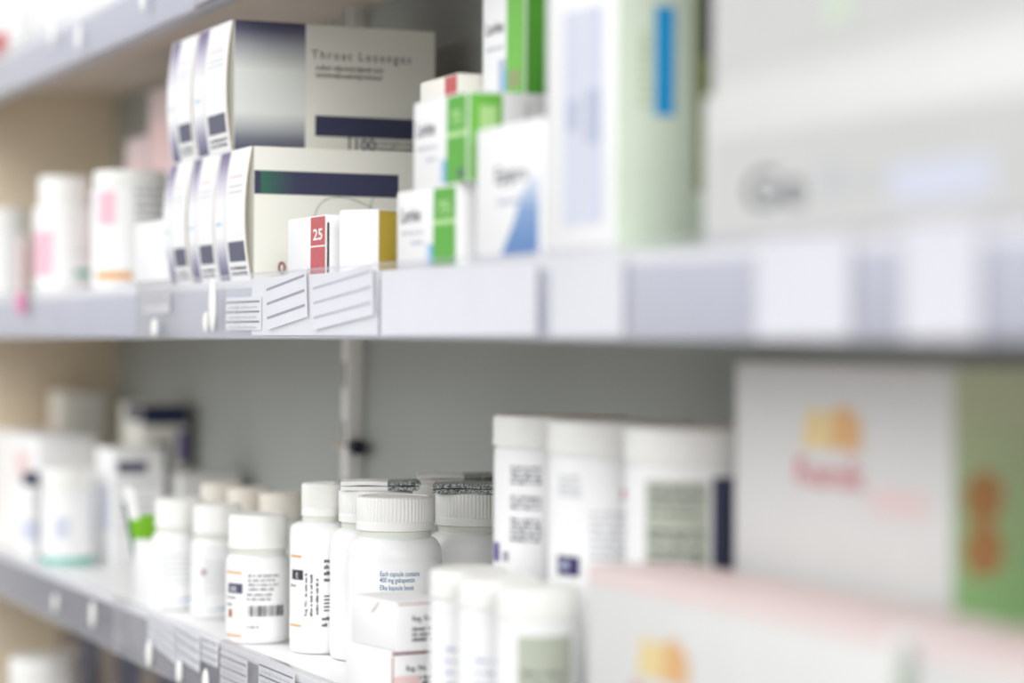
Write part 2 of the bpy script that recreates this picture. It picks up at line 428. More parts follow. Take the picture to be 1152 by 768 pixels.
def loz(label, px_c, px_l, zbase, side, bulge=.0052, group='throat lozenge cartons'):
    c = at_x(px_c, .509); far = at_x(px_l, .509)
    dy, dx, dz = far.y - c.y - .0006, LOZ_DX, LOZ_DZ
    o = thing('lozenge_carton', label, 'box', (c.x, c.y, zbase), 0, group)
    b = MB(); b.box((0, 0, 0), (dx, dy, dz), 'loz_side', .0008)
    F = frames(dx, dy, dz)['C']
    if side == 'title':
        b.rect(F, 0, dx * .345, 0, dz, 'loz_fade')
        b.text(F, 'Throat Lozenges', dx * .375, dz * .735, .0092, 'grey_ink', 1.35, width=dx * .50, bold=.006)
        b.text(F, 'sodium valproate/valproic acid', dx * .395, dz * .650, .0060, 'black', 1.0, width=dx * .335, bold=0.004)
        b.text(F, 'natriumvalproaat/valproïensuur', dx * .395, dz * .592, .0060, 'black', 1.0, width=dx * .335, bold=0.004)
        b.rect(F, dx * .395, dx * .99, dz * .135, dz * .295, 'navy')
        b.rect(F, dx * .562, dx * .571, dz * .04, dz * .135, 'navy')
        b.text(F, '100', dx * .582, dz * .032, .0130, 'navy', 1.0, width=dx * .115, bold=.017)
        b.text(F, 'prolonged release', dx * .70, dz * .083, .0056, 'black', 1.0, width=dx * .22)
        b.text(F, 'verlengde vrystelling', dx * .70, dz * .036, .0056, 'black', 1.0, width=dx * .22)
        b.box((dx, 0.0006, 0.0005), (dx + .0005, dy - .0006, dz * .985), 'kraft', .0002, 1)
    elif side == 'bar':
        v0, v1 = dz * .645, dz * .82
        b.rect(F, 0, dx * .03, v0, v1, 'navy'); b.rect(F, dx * .03, dx * .18, v0, v1, 'bar_green'); b.rect(F, dx * .18, dx * .695, v0, v1, 'navy')
        s = dx / 252; q = dz / 145
        pts = [(357, 250), (357.5, 240), (359, 233), (363, 226), (369, 220.5), (377, 217.5), (388, 216.6), (400, 217.6), (412, 221), (426, 227), (442, 236), (460, 248)]
        b.line(F, [((x - 285) * s, (309 + (x - 285) * .0 - y) * q) for x, y in pts], .00045, 'dgreen')
        b.line(F, [((429 - 285) * s, (309 - 216) * q), ((420 - 285) * s, (309 - 242) * q)], .00045, 'dgreen')
        b.text(F, '0', dx * .112, dz * .05, .0125, 'maroon', 1.0, bold=.012)
    b.build('carton_body', o)
    # bowed end panel: flat at top and bottom, bellied towards the aisle
    p = MB(); n, th = 14, .0009
    bow = lambda v: -.0006 - bulge * (1 - (2 * v / dz - 1) ** 2)
    def sheet(off): return [(bow(dz * j / n) - off, y, dz * j / n) for j in range(n + 1) for y in (.0006, dy - .0006)]
    vs = sheet(0) + sheet(th); k = 2 * (n + 1); fs = []
    for j in range(n):
        a = 2 * j
        fs += [(a, a + 1, a + 3, a + 2), (k + a + 1, k + a, k + a + 2, k + a + 3), (a, a + 2, k + a + 2, k + a), (a + 1, k + a + 1, k + a + 3, a + 3)]
    fs += [(0, k, k + 1, 1), (2 * n, 2 * n + 1, k + 2 * n + 1, k + 2 * n)]
    p.add(vs, fs, 'white_card')
    for f_i in range(len(p.f)):
        if (f_i % 4) == 2: p.m[f_i] = p.mi('kraft')
    G = lambda u, v: (bow(v) - th - .0002, dy - u, v)
    p.rect(G, dy * .06, dy * .36, .0008, dz - .0008, 'loz_stripe', 1, 24)
    p.rect(G, dy * .44, dy * .93, dz * .145, dz * .295, 'slate', 1, 4)
    p.words(G, dy * .44, dy * .92, dz * .085, dz * .026, 'black', 3); p.words(G, dy * .44, dy * .92, dz * .045, dz * .026, 'black', 4)
    p.words(G, dy * .46, dy * .86, dz * .78, dz * .022, 'palerose', 5); p.words(G, dy * .46, dy * .9, dz * .71, dz * .014, 'pale_ink', 6); p.words(G, dy * .46, dy * .9, dz * .665, dz * .014, 'pale_ink', 7)
    p.words(G, dy * .10, dy * .26, dz * .43, dz * .022, 'skyblue', 8)
    p.build('end_panel', o)['label'] = 'bowed white end panel with violet fade and slate square'
    return o
zL = MID
loz('right-hand lozenge carton of the lower row, navy bar and red 0 on its side', 285, 249, zL, 'bar')
loz('lozenge carton in the middle of the lower row of three', 249, 219, zL, None)
loz('lozenge carton at the far left of the lower row of three', 219, 192.5, zL, None, .006)
zU = MID + LOZ_DZ + .0004
loz('lozenge carton lettered Throat Lozenges with navy fade, right one of the upper two', 262, 223, zU, 'title', .0045)
loz('lozenge carton at the left of the upper two', 223, 195, zU, None, .005)

# small boxes at the front of the middle shelf
def pr_25(b, F, dx, dy, dz):
    A = F['A']
    b.rect(A, dy * .62, dy * .985, .0004, dz - .0004, 'redband'); b.rect(A, dy * .62, dy * .985, dz * .475, dz * .50, 'white_card')
    b.text(A, '25', dy * .68, dz * .60, .0100, 'white_card', 1.0, bold=.02, width=dy * .24)
    Cc = F['C']
    b.rect(Cc, .0006, .0022, .001, dz * .88, 'black')
    for k in range(3): b.words(Cc, dz * .08, dz * .88, dx * (.28 + .05 * k), dx * .025, 'pale_ink', k, rot=True)
carton('pill_box', 'small white box with red stripe and white 25, in front of the lozenge carton', 'box', 323, 366, None, .503, 242, MID, pr_25, 'white_card', depth=.052)
def pr_y(b, F, dx, dy, dz):
    Cc = F['C']
    b.rect(Cc, .0004, dx - .0004, .0004, dz - .0004, 'yellow'); b.rect(Cc, .0008, dx - .0008, dz * .14, dz * .155, 'gold'); b.rect(Cc, .0008, dx - .0008, dz * .20, dz * .21, 'gold')
carton('pill_box', 'small turned white box with a mustard yellow end', 'box', 381, 425, 447, .520, 236, MID, pr_y, 'white_card', rot=.55)

def pr_green(text):
    def f(b, F, dx, dy, dz):
        A, Cc = F['A'], F['C']
        b.text(A, text, dy * .07, dz * .60, .0125, 'black', 1.0, width=dy * .34, bold=.006)
        b.words(A, dy * .08, dy * .46, dz * .44, dz * .045, 'pale_ink', 2)
        b.words(A, dy * .25, dy * .45, dz * .30, dz * .05, 'lavender2', 3)
        b.rect(A, dy * .50, dy * .60, dz * .03, dz * .30, 'lavender'); b.rect(A, dy * .56, dy * .62, dz * .02, dz * .28, 'skyblue')
        b.rect(A, dy * .63, dy * .99, .0006, dz - .0006, 'green2'); b.rect(A, dy * .63, dy * .99, dz * .52, dz * .585, 'lime')
        b.text(A, '75', dy * .70, dz * .66, dz * .22, 'lime', 1.0, bold=.02, width=dy * .2)
    return f
def pr_green_wrap(b, F, dx, dy, dz):
    pr_green('Lorine')(b, F, dx, dy, dz)
    b.rect(F['C'], .0006, dx * .24, .0006, dz - .0006, 'green'); b.rect(F['C'], dx * .08, dx * .20, dz * .6, dz * .85, 'lime')
    for k in range(4): b.rect(F['C'], dx * (.40 + .13 * k), dx * (.43 + .13 * k), dz * .1, dz * .9, 'grey_card')
    b.rect(F['A'], dy * .84, dy * .93, dz * .06, dz * .16, 'slate')
_, gb = carton('medicine_box', 'green-striped white box at the bottom of its stack on the middle shelf', 'box', 446, 513, None, .502, 207.5, MID, pr_green('Lorine'), 'white_card', depth=.075, group='green-striped medicine boxes')
zM4 = MID + gb[3] + .0006
_, gm = carton('medicine_box', 'green-striped white box with the green wrapping its corner, middle of its stack', 'box', 464, 525, None, .503, 103, zM4 + .0002, pr_green_wrap, 'white_card', depth=.085, group='green-striped medicine boxes')
zM5 = zM4 + .0002 + gm[3] + .0006
def pr_redtop(b, F, dx, dy, dz):
    A = F['A']
    b.rect(A, dy * .68, dy * .99, .0004, dz - .0004, 'redband'); b.words(A, dy * .08, dy * .5, dz * .35, dz * .12, 'mint', 1); b.words(A, dy * .7, dy * .95, dz * .1, dz * .2, 'white_card', 2)
carton('pill_box', 'flat white box with a red band lying on the green-striped stack', 'box', 471, 513, None, .535, 83.5, zM5 + .0002, pr_redtop, 'cream_card', depth=.045)
def pr_top(b, F, dx, dy, dz):
    A, Cc = F['A'], F['C']
    b.text(A, 'Lorine', dy * .08, dz * .50, .011, 'black', 1.0, width=dy * .42, bold=.006)
    b.words(A, dy * .1, dy * .5, dz * .38, dz * .03, 'pale_ink', 2); b.rect(A, dy * .38, dy * .56, dz * .02, dz * .30, 'lavender2'); b.rect(A, dy * .5, dy * .57, dz * .02, dz * .22, 'skyblue')
    b.rect(A, dy * .58, dy * .99, .0006, dz - .0006, 'green'); b.rect(A, dy * .62, dy * .9, dz * .08, dz * .2, 'olive')
    b.rect(Cc, .0006, dx * .30, .0006, dz - .0006, 'green2')
carton('medicine_box', 'green-striped white box standing upright on top of its stack', 'box', 541, 589, None, .545, 0, zM5 + .0002, pr_top, 'white_card', depth=.052, height=.080, group='green-striped medicine boxes')
M['bluefade'] = ramp_mat('blue_corner_print', [(0, (84, 128, 186)), (.45, (124, 158, 204)), (.85, (226, 232, 242)), (1, (242, 243, 243))], 2, .006, .05)
def pr_blue(b, F, dx, dy, dz):
    A = F['A']
    b.text(A, 'Epipro', dy * .30, dz * .58, .0125, 'grey_ink', 1.0, width=dy * .5, bold=.01)
    b.words(A, dy * .34, dy * .7, dz * .42, dz * .04, 'lavender2', 2)
    b.poly(A, [(dy * .40, dz * .04), (dy * .97, dz * .04), (dy * .97, dz * .66), (dy * .72, dz * .5), (dy * .60, dz * .28)], 'bluefade')
carton('medicine_box', 'white box with a blue printed corner, in front of the green-striped stack', 'box', 535, 608, None, .502, 133, MID, pr_blue, 'white_card', depth=.10)
def pr_mint(b, F, dx, dy, dz):
    A, Cc = F['A'], F['C']
    b.rect(A, dy * .28, dy * .52, dz * .10, dz * .78, 'lavender'); b.rect(A, dy * .56, dy * .84, dz * .10, dz * .78, 'lavender')
    b.rect(A, dy * .32, dy * .50, dz * .40, dz * .50, 'lavender2'); b.rect(A, dy * .60, dy * .80, dz * .35, dz * .52, 'lavender2')
    b.rect(Cc, .001, dx - .001, .001, dz - .001, 'mint')
    b.rect(Cc, dx * .40, dx * .60, dz * .43, dz * .77, 'cyan')
    for k in range(8): b.words(Cc, dx * .24, dx * .38, dz * (.46 + .03 * k), dz * .012, 'olive', k)
    b.rect(Cc, dx * .80, dx * .97, dz * .2, dz * .98, 'olive'); b.rect(Cc, dx * .88, dx * .96, dz * .62, dz * .86, 'slate')  # olive strip paints in the shadow gap along the carton's edge
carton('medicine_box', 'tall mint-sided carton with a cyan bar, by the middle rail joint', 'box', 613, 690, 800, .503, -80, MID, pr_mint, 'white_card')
def pr_big_low(b, F, dx, dy, dz):
    A = F['A']
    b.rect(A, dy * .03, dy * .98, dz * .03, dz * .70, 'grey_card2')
    b.text(A, 'Ge', dy * .12, dz * .22, dz * .36, 'grey_ink', 1.0, width=dy * .17, bold=.02); b.rect(A, dy * .33, dy * .38, dz * .24, dz * .46, 'pale_ink')
    b.rect(A, dy * .40, dy * .62, dz * .30, dz * .36, 'pale_ink'); b.rect(A, dy * .50, dy * .72, dz * .18, dz * .40, 'lavender')
    b.rect(A, dy * .90, dy * .99, dz * .05, dz * .6, 'mint')
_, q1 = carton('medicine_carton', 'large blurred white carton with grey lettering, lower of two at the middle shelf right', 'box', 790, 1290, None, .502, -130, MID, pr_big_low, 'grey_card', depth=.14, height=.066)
def pr_big_up(b, F, dx, dy, dz):
    A = F['A']
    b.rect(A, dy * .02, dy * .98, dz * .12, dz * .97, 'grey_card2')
    b.rect(A, dy * .08, dy * .2, dz * .48, dz * .58, 'lavender'); b.rect(A, dy * .32, dy * .39, dz * .2, dz * .44, 'mint'); b.rect(A, dy * .48, dy * .64, dz * .55, dz * .68, 'pale_ink')
    b.rect(A, dy * .86, dy * .99, dz * .1, dz * .5, 'teal')
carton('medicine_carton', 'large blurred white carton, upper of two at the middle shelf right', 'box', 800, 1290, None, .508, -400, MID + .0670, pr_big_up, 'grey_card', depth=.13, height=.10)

# left end of the middle shelf
carton('pill_box', 'blank white box just left of the lozenge cartons', 'box', 151, 188, None, .503, 246, MID, None, 'white_card', depth=.05, single=True)
def pr_pink(b, F, dx, dy, dz):
    b.rect(F['A'], dy * .05, dy * .95, dz * .6, dz * .85, 'palerose'); b.rect(F['C'], .002, dx - .002, dz * .1, dz * .5, 'palerose')
carton('medicine_box', 'taller pink box at the back, left of the lozenge cartons', 'box', 166, 200, None, .615, 92, MID, pr_pink, 'pink_card', depth=.05, single=True, group='pink boxes at the back of the middle shelf')
carton('medicine_box', 'shorter pink box at the back, behind the white tubs', 'box', 140, 164, None, .615, 152, MID, pr_pink, 'pink_card', depth=.05, single=True, group='pink boxes at the back of the middle shelf')

# ------------------------------------------------------------------ bottles and tubs
def bottle(name, label, cat, px, z, deck, r, h, cap_r, cap_h, cap_mt='capplastic', body_mt='plastic', prints=None, neck=.004, shoulder=None, ribs=False, group=None, wrap=None, label_mt='label', lab=(0.10, 0.72), n_r=None):
    x, y = at_depth(px, z)
    o = thing(name, label, cat, (x, y, deck), 0, group)
    sh = shoulder if shoulder is not None else r * .38
    zt = h - cap_h - neck                      # top of the shoulder
    nr = (n_r or cap_r * .90)
    b = MB(); prof = [(r - .004, 0.0004), (r - .0015, .0006), (r - .0004, .002), (r, .004)]
    if sh > 0:
        prof += [(r, zt - sh)]
        for k in range(1, 9):
            a = k / 8 * PI / 2; prof.append((nr + (r - nr) * math.cos(a) if nr < r else r, zt - sh + sh * math.sin(a)))
    prof += [(nr, zt + .0003), (nr, h - cap_h * .5)]
    prof[0] = (r - .004, 0.0)
    b.lathe(prof, body_mt, 72)
    if neck > .002:
        b.lathe([(nr + .0003, zt + .0004), (nr + .0006, zt + .001), (nr + .0006, h - cap_h - .0002), (nr + .0002, h - cap_h)], 'neck', 72)
    b.build('bottle_body', o)
    c = MB(); R = cap_r; z0 = h - cap_h
    if ribs:
        pr = [(R * .95, z0), (R, z0 + .0004), (R, z0 + cap_h * .24), (R - .0004, z0 + cap_h * .26), (R, z0 + cap_h * .30, True), (R, h - .0016, True), (R - .0006, h - .0008), (R - .0022, h), (R - .004, h), (R - .0045, h - .0005)]
        c.lathe(pr, cap_mt, 4 * 62)
    else:
        pr = [(R * .95, z0), (R, z0 + .0004), (R, z0 + cap_h * .2), (R - .0003, z0 + cap_h * .22), (R - .0002, h - .003), (R - .0008, h - .0012), (R - .003, h), (R - .0045, h), (R - .005, h - .0004)]
        c.lathe(pr, cap_mt, 72)
    c.build('cap', o)
    if prints or wrap:
        l = MB(); Rl = r + .00025; d = Vector((-x, -y)).normalized(); rt = Vector((-d.y, d.x))
        def cyl(off):
            def F(u, v):
                a = u / Rl; p = d * math.cos(a) + rt * math.sin(a)
                return ((Rl + off) * p.x, (Rl + off) * p.y, v)
            return F
        zz0, zz1 = h * lab[0], h * lab[1]
        w0, w1 = wrap or (-PI * .95, PI * .95)
        G = cyl(0)
        l.rect(G, w0 * Rl, w1 * Rl, zz0, zz1, label_mt, 40, raw=True)
        l.rect(lambda u, v: cyl(-.00022)(u, v), w1 * Rl, w0 * Rl, zz0, zz1, label_mt, 40, raw=True)
        if prints:
            K = cyl(.00018)
            prints(l, K, Rl, zz0, zz1, h)
        l.build('label', o, smooth=60)
    return o
def arcs(Rl, dx): return Rl * math.asin(max(-1, min(1, dx / Rl)))

# --- lower shelf, sharp group
def pr_b1(l, K, R, z0, z1, h):
    s = 1.757 / F_PX; U = lambda px: arcs(R, (px - 292) * s); V = lambda py: (724 - py) * s
    for y in (645, 715): l.rect(K, U(257.5), U(274), V(y + 1.2), V(y - 1.2), 'orange', 4)
    l.rect(K, U(259.5), U(275), V(668), V(657), 'slate', 4)
    l.text(K, 'EE', U(262), V(666), .0050, 'label', 1.0, width=.006)
    l.words(K, U(258), U(269), V(674), .0018, 'grey_ink', 1); l.words(K, U(258), U(265), V(682), .0016, 'grey_ink', 2)
    l.rect(K, U(260), U(263.5), V(695), V(686), 'brown', 2)
    for k, y in enumerate((649, 654, 659, 664)): l.words(K, U(281), U(281 + 34 - 3 * (k % 2)), V(y), .0017, 'grey_ink', k + 3)
    for k, y in enumerate((670, 675)): l.words(K, U(280), U(308), V(y), .0018, 'grey_ink', k + 13)
    rn = random.Random(3); u = U(281)
    while u < U(318):
        w = rn.choice((.0004, .0007, .0011)); l.rect(K, u, u + w, V(693), V(681), 'black'); u += w + rn.choice((.0004, .0008, .0012))
    l.words(K, U(280), U(296), V(706), .0018, 'grey_ink', 31)
bottle('pill_bottle', 'short white bottle with a barcode and two orange lines, at the shelf edge', 'bottle', 292, 1.757, LOW, .0233, .0925, .0218, .0250, prints=pr_b1, neck=.0045, shoulder=.007, lab=(.06, .58), n_r=.0195, group='white pill bottles in the sharp front group')
def pr_b2(l, K, R, z0, z1, h):
    s = 1.70 / F_PX; U = lambda px: arcs(R, (px - 362.5) * s); V = lambda py: (734.5 - py) * s
    for y in (626, 703): l.rect(K, U(329.5), U(341), V(y + 1.2), V(y - 1.2), 'orange', 4)
    l.rect(K, U(331), U(343), V(652), V(641), 'black', 4); l.text(K, 'E', U(335), V(650), .0052, 'label', 1.0)
    l.words(K, U(330), U(336), V(660), .002, 'black', 1)
    l.text(K, 'Reg. No.', U(347.5), V(692), .0034, 'black', 1.0, rot=True, width=.0115, bold=.01); l.words(K, V(670), V(643), U(347.5), .0018, 'black', 4, rot=True)
    l.words(K, V(692), V(645), U(353.5), .0018, 'black', 5, rot=True); l.words(K, V(690), V(648), U(360), .0017, 'black', 6, rot=True)
    for k, y in enumerate((632, 639, 646, 653)): l.words(K, U(366), U(385), V(y), .0028, 'black', k + 7)
    for k in range(5): l.rect(K, U(366), U(380), V(686 - 4 * k), V(684.4 - 4 * k), 'black')
    l.words(K, U(364), U(380), V(696), .0024, 'black', 17); l.words(K, U(364), U(380), V(703), .0024, 'black', 18)
bottle('pill_bottle', 'slim tall white bottle with orange lines and sideways print', 'bottle', 362.5, 1.70, LOW, .0216, .1185, .0138, .0235, prints=pr_b2, neck=.0035, shoulder=.006, ribs=True, lab=(.08, .70), n_r=.0125, group='white pill bottles in the sharp front group')
def pr_gab(s0, px0, y0):
    def f(l, K, R, z0, z1, h):
        s = s0 / F_PX; U = lambda px: arcs(R, (px - px0) * s); V = lambda py: (y0 - py) * s
        for t, y, w in (('Each capsule contains', 649, 46), ('400 mg gabapentin', 656, 40), ('Elke kapsule bevat', 664.5, 39), ('400 mg', 672, 14)):
            l.text(K, t, U(429), V(y), .0047, 'textblue', 1.0, width=w * s, bold=0.004)
        for k in range(5): l.words(K, U(429), U(470), V(682 + 7 * k), .002, 'textblue', k)
    return f
H4 = .1160
bottle('pill_bottle', 'white ribbed-cap bottle reading Each capsule contains 400 mg gabapentin in blue', 'bottle', 445.5, 1.598, LOW, .0312, H4, .0256, .0222, prints=pr_gab(1.567, 445.5, 763), neck=.0045, shoulder=.0125, ribs=True, lab=(.07, .64), group='white pill bottles in the sharp front group')
bottle('pill_bottle', 'white bottle behind the gabapentin bottle, a folded leaflet on its cap', 'bottle', 424, 1.668, LOW, .0312, H4, .0256, .0222, prints=lambda l, K, R, z0, z1, h: [l.words(K, -.012, .02, z1 - .012 - .006 * k, .0022, 'textblue', k) for k in range(5)], neck=.0045, shoulder=.0125, ribs=True, lab=(.07, .64), group='white pill bottles in the sharp front group')
bottle('pill_bottle', 'white ribbed-cap bottle right of the gabapentin bottle, leaflet on its cap, beside the tall tubs', 'bottle', 533, 1.645, LOW, .0312, H4, .0256, .0222, prints=lambda l, K, R, z0, z1, h: [l.words(K, -.028, -.018, z1 - .008 - .008 * k, .003, 'textblue', k) for k in range(5)], neck=.0045, shoulder=.0125, ribs=True, lab=(.07, .58), group='white pill bottles in the sharp front group')
bottle('pill_bottle', 'white bottle at the back of the sharp group, only its leaflet-topped cap showing', 'bottle', 492, 1.752, LOW, .0312, H4, .0256, .0222, neck=.0045, shoulder=.0125, ribs=True, group='white pill bottles in the sharp front group')

def leaflet(label, px, z, zbase, L, W, layers, rot, dpx=0, dark=False):
    x, y = at_depth(px, z)
    b = MB(); gap, th = .0034, .0027
    path = []                                                   # zig-zag fold seen from the near end
    for k in range(layers):
        zc = th / 2 + k * gap; l0, l1 = (-L / 2, L / 2) if k % 2 == 0 else (L / 2, -L / 2)
        n = 8
        for i in range(n + 1):
            u = l0 + (l1 - l0) * i / n; path.append((u, zc + (.0 if k == 0 else .0003) * math.sin(i * 1.3 + k)))
        if k < layers - 1:
            sgn = 1 if k % 2 == 0 else -1
            for i in range(1, 6):
                a = -PI / 2 + PI * i / 6; path.append((l1 + sgn * gap / 2 * 1.2 * math.cos(a), zc + gap / 2 + gap / 2 * math.sin(a)))
    vs, fs = [], []; n = len(path)
    for i, (u, q) in enumerate(path):
        a = path[max(0, i - 1)]; c = path[min(n - 1, i + 1)]; d = Vector((c[0] - a[0], c[1] - a[1])).normalized(); nx, nz = -d.y * th / 2, d.x * th / 2
        for (s, w) in ((1, -W / 2), (1, W / 2), (-1, W / 2), (-1, -W / 2)): vs.append((u + s * nx, w, q + s * nz))
    fa, fb = [], []
    for i in range(n - 1):
        t = fa if (path[i][0] + path[i + 1][0]) / 2 < L * .08 else fb
        for k in range(4): t.append((4 * i + k, 4 * i + (k + 1) % 4, 4 * i + 4 + (k + 1) % 4, 4 * i + 4 + k))
    fa += [(3, 2, 1, 0), tuple(4 * (n - 1) + k for k in range(4))]
    b.add(vs, fa, 'printed' if dark else 'label'); m = len(fa); k = b.mi('printed')
    for f in fb: b.f.append(f); b.m.append(k)
    o = b.build('folded_leaflet', None, (x, y, zbase + .0002), rot, 50)
    return tag(o, label, 'leaflet', 'folded leaflets on bottle caps')
RZ = -YAW
leaflet('folded printed leaflet on the cap just behind the gabapentin bottle', 427, 1.664, LOW + H4, .051, .034, 2, RZ + .03)
leaflet('folded printed leaflet on the cap beside the tall white tubs', 529, 1.640, LOW + H4, .048, .036, 2, RZ - .02, dark=True)
leaflet('folded printed leaflet on the hindmost cap of the sharp bottles', 512, 1.752, LOW + H4, .052, .036, 2, RZ + .05)

# small stacked boxes in front of the gabapentin bottle
def pr_s1(b, F, dx, dy, dz):
    Cc = F['C']
    b.text(Cc, 'Reg. No. 38', dx * .28, dz * .62, .0046, 'black', 1.0, bold=.012, width=dx * .5)
    for k in range(3): b.words(Cc, dx * .28, dx * .92, dz * (.42 - .11 * k), dz * .075, 'black', k)
    b.rect(Cc, .0006, dx - .0006, dz * .965, dz * .985, 'brown')
    b.line(F['A'], [(dy * .62, dz * .96), (dy * .48, dz * .72)], .0007, 'brown')
def pr_s2(b, F, dx, dy, dz):
    Cc = F['C']
    b.rect(Cc, .0006, dx - .0006, dz * .935, dz * .975, 'maroon'); b.rect(Cc, .0006, dx * .04, dz * .1, dz * .9, 'brown')
    b.text(Cc, 'Reg. No. 38', dx * .26, dz * .60, .0046, 'black', 1.0, bold=.012, width=dx * .5)
    for k in range(3): b.words(Cc, dx * .26, dx * .92, dz * (.42 - .11 * k), dz * .075, 'black', k + 5)
    b.rect(Cc, dx * .05, dx * .5, dz * .05, dz * .5, 'palerose'); b.rect(Cc, .0006, dx - .0006, dz * .02, dz * .06, 'red')
zS = LOW
_, s2 = carton('pill_box', 'small white box with maroon edge, lower of the two in front of the gabapentin bottle', 'box', 391, 442, None, .5135, 731, zS, pr_s2, 'white_card', rot=.16, depth=.040, height=.0302, flap='T', group='small boxes stacked in front of the gabapentin bottle')
carton('pill_box', 'small white box with black print, upper of the two in front of the gabapentin bottle', 'box', 397, 448, None, .5145, 672, zS + .0310, pr_s1, 'white_card', rot=.13, depth=.038, height=.0292, flap='T', group='small boxes stacked in front of the gabapentin bottle')

# --- lower shelf, left of the sharp group
def pr_left(px0, z0_, yb, dot=None):
    def f(l, K, R, z0, z1, h):
        w = R * 1.1
        for i in range(12):
            u = -w * .35 + i * w * .085; l.rect(K, u, u + w * .086, z0 + .003 + .00002 * i * i, z0 + .0034 + .00004 * i * i, 'blue')
        for k in range(6): l.words(K, -w * .35, w * .55, z0 + (z1 - z0) * (.35 + .09 * k), .0014, 'pale_ink', k)
        l.rect(K, -w * .45, -w * .43, z0 + .004, z1 - .004, 'pale_ink')
        if dot: l.rect(K, -w * .55, -w * .40, z0 + (z1 - z0) * .62, z0 + (z1 - z0) * .70, 'maroon')
    return f
bottle('pill_bottle', 'white blue-swoosh bottle, left one of the pair beside the barcode bottle', 'bottle', 203, 1.97, LOW, .0212, .0895, .0198, .0235, prints=pr_left(203, 1.97, 687), neck=.004, shoulder=.006, lab=(.05, .60), n_r=.018, group='white bottles with a blue swoosh')
bottle('pill_bottle', 'white blue-swoosh bottle next to the barcode bottle', 'bottle', 246, 1.905, LOW, .0205, .0895, .0192, .0235, prints=pr_left(247, 1.91, 697, True), neck=.004, shoulder=.006, lab=(.05, .60), n_r=.0175, group='white bottles with a blue swoosh')
carton('pill_box', 'plain white box at the shelf edge under the green tag', 'box', 152, 170, None, .506, 612, LOW, None, 'white_card', depth=.03, single=True)
for px, z, lb in ((251, 2.03, 'beige-capped bottle behind the pair of blue-swoosh bottles, leftmost of three'), (281, 1.97, 'beige-capped bottle in the middle of the three behind the barcode bottle'), (318, 1.91, 'beige-capped bottle just left of the slim bottle, rightmost of three')):
    bottle('pill_bottle', lb, 'bottle', px, z, LOW, .0195, .0985, .0180, .020, cap_mt='beigecap', neck=.003, shoulder=.006, n_r=.0165, group='beige-capped bottles at the back')
def pr_flat(b, F, dx, dy, dz):
    b.rect(F['C'], dx * .05, dx * .95, dz * .3, dz * .6, 'pale_ink'); b.rect(F['A'], dy * .1, dy * .9, dz * .3, dz * .6, 'pale_ink')
carton('medicine_box', 'grey-white box at the back below the navy-topped carton', 'box', 180, 205, 272, .625, 534, LOW, pr_flat, 'grey_card', single=True)
def pr_f1(b, F, dx, dy, dz):
    Cc = F['C']
    b.rect(Cc, dx * .08, dx * .66, dz * .80, dz * .90, 'slate'); b.rect(Cc, dx * .1, dx * .9, dz * .70, dz * .72, 'pale_ink')
    for k in range(4): b.words(Cc, dx * .1, dx * .8, dz * (.3 + .08 * k), dz * .03, 'pale_ink', k)
    b.rect(F['A'], dy * .3, dy * .8, dz * .3, dz * .7, 'lavender')
carton('medicine_box', 'white carton with a dark slate band near its top, behind the green tag', 'box', 108, 128, 186, .566, 506, LOW, pr_f1, 'white_card')
def pr_f2(b, F, dx, dy, dz):
    Cc, A = F['C'], F['A']
    b.rect(Cc, .0006, dx - .0006, dz * .86, dz - .0006, 'navycap'); b.rect(A, dy * .3, dy - .0006, dz * .88, dz - .0006, 'navycap'); b.rect(F['T'], .001, dx - .001, .001, dy - .001, 'navycap')
    b.rect(Cc, dx * .3, dx * .62, dz * .42, dz * .74, 'grey_ink'); b.rect(Cc, dx * .78, dx * .96, dz * .6, dz * .82, 'purple')
carton('medicine_box', 'tall carton with a navy top against the grey back panel', 'box', 136, 160, 212, .640, 455, LOW, pr_f2, 'cream_card')
carton('medicine_box', 'cream white carton standing at the far back left of the lower shelf', 'box', 56, 68, 121, .615, 441, LOW, lambda b, F, dx, dy, dz: [b.words(F['A'], dy * .1, dy * .9, dz * (.6 + .08 * k), dz * .03, 'palerose', k) for k in range(4)], 'cream_card', depth=.06, single=True)
def pr_f4(l, K, R, z0, z1, h):
    l.rect(K, -PI * .9 * R, PI * .9 * R, z0, z0 + .007, 'teal', 30)
    l.rect(K, -R * .55, R * .1, z0 + .025, z0 + .045, 'lavender', 6); l.words(K, -R * .5, R * .6, z0 + .016, .002, 'pale_ink', 2)
bottle('medicine_tub', 'straight white tub with a teal band at its foot', 'tub', 77, 2.33, LOW, .0245, .0945, .0247, .020, prints=pr_f4, neck=.0012, shoulder=.001, lab=(.03, .72), n_r=.0235)
bottle('dropper_bottle', 'tiny white bottle with a navy cap at the left shelf edge', 'bottle', 36, 2.40, LOW, .0108, .086, .0090, .013, cap_mt='navycap', prints=lambda l, K, R, z0, z1, h: l.rect(K, -R, R, z0 + .01, z0 + .03, 'lavender', 8), neck=.002, shoulder=.006, lab=(.1, .6), n_r=.008)
carton('medicine_carton', 'blurred white carton at the left edge behind the navy-capped bottle', 'box', -8, 44, None, .548, 492, LOW, lambda b, F, dx, dy, dz: b.rect(F['A'], dy * .55, dy * .8, dz * .6, dz * .85, 'palerose'), 'white_card', depth=.06, single=True)
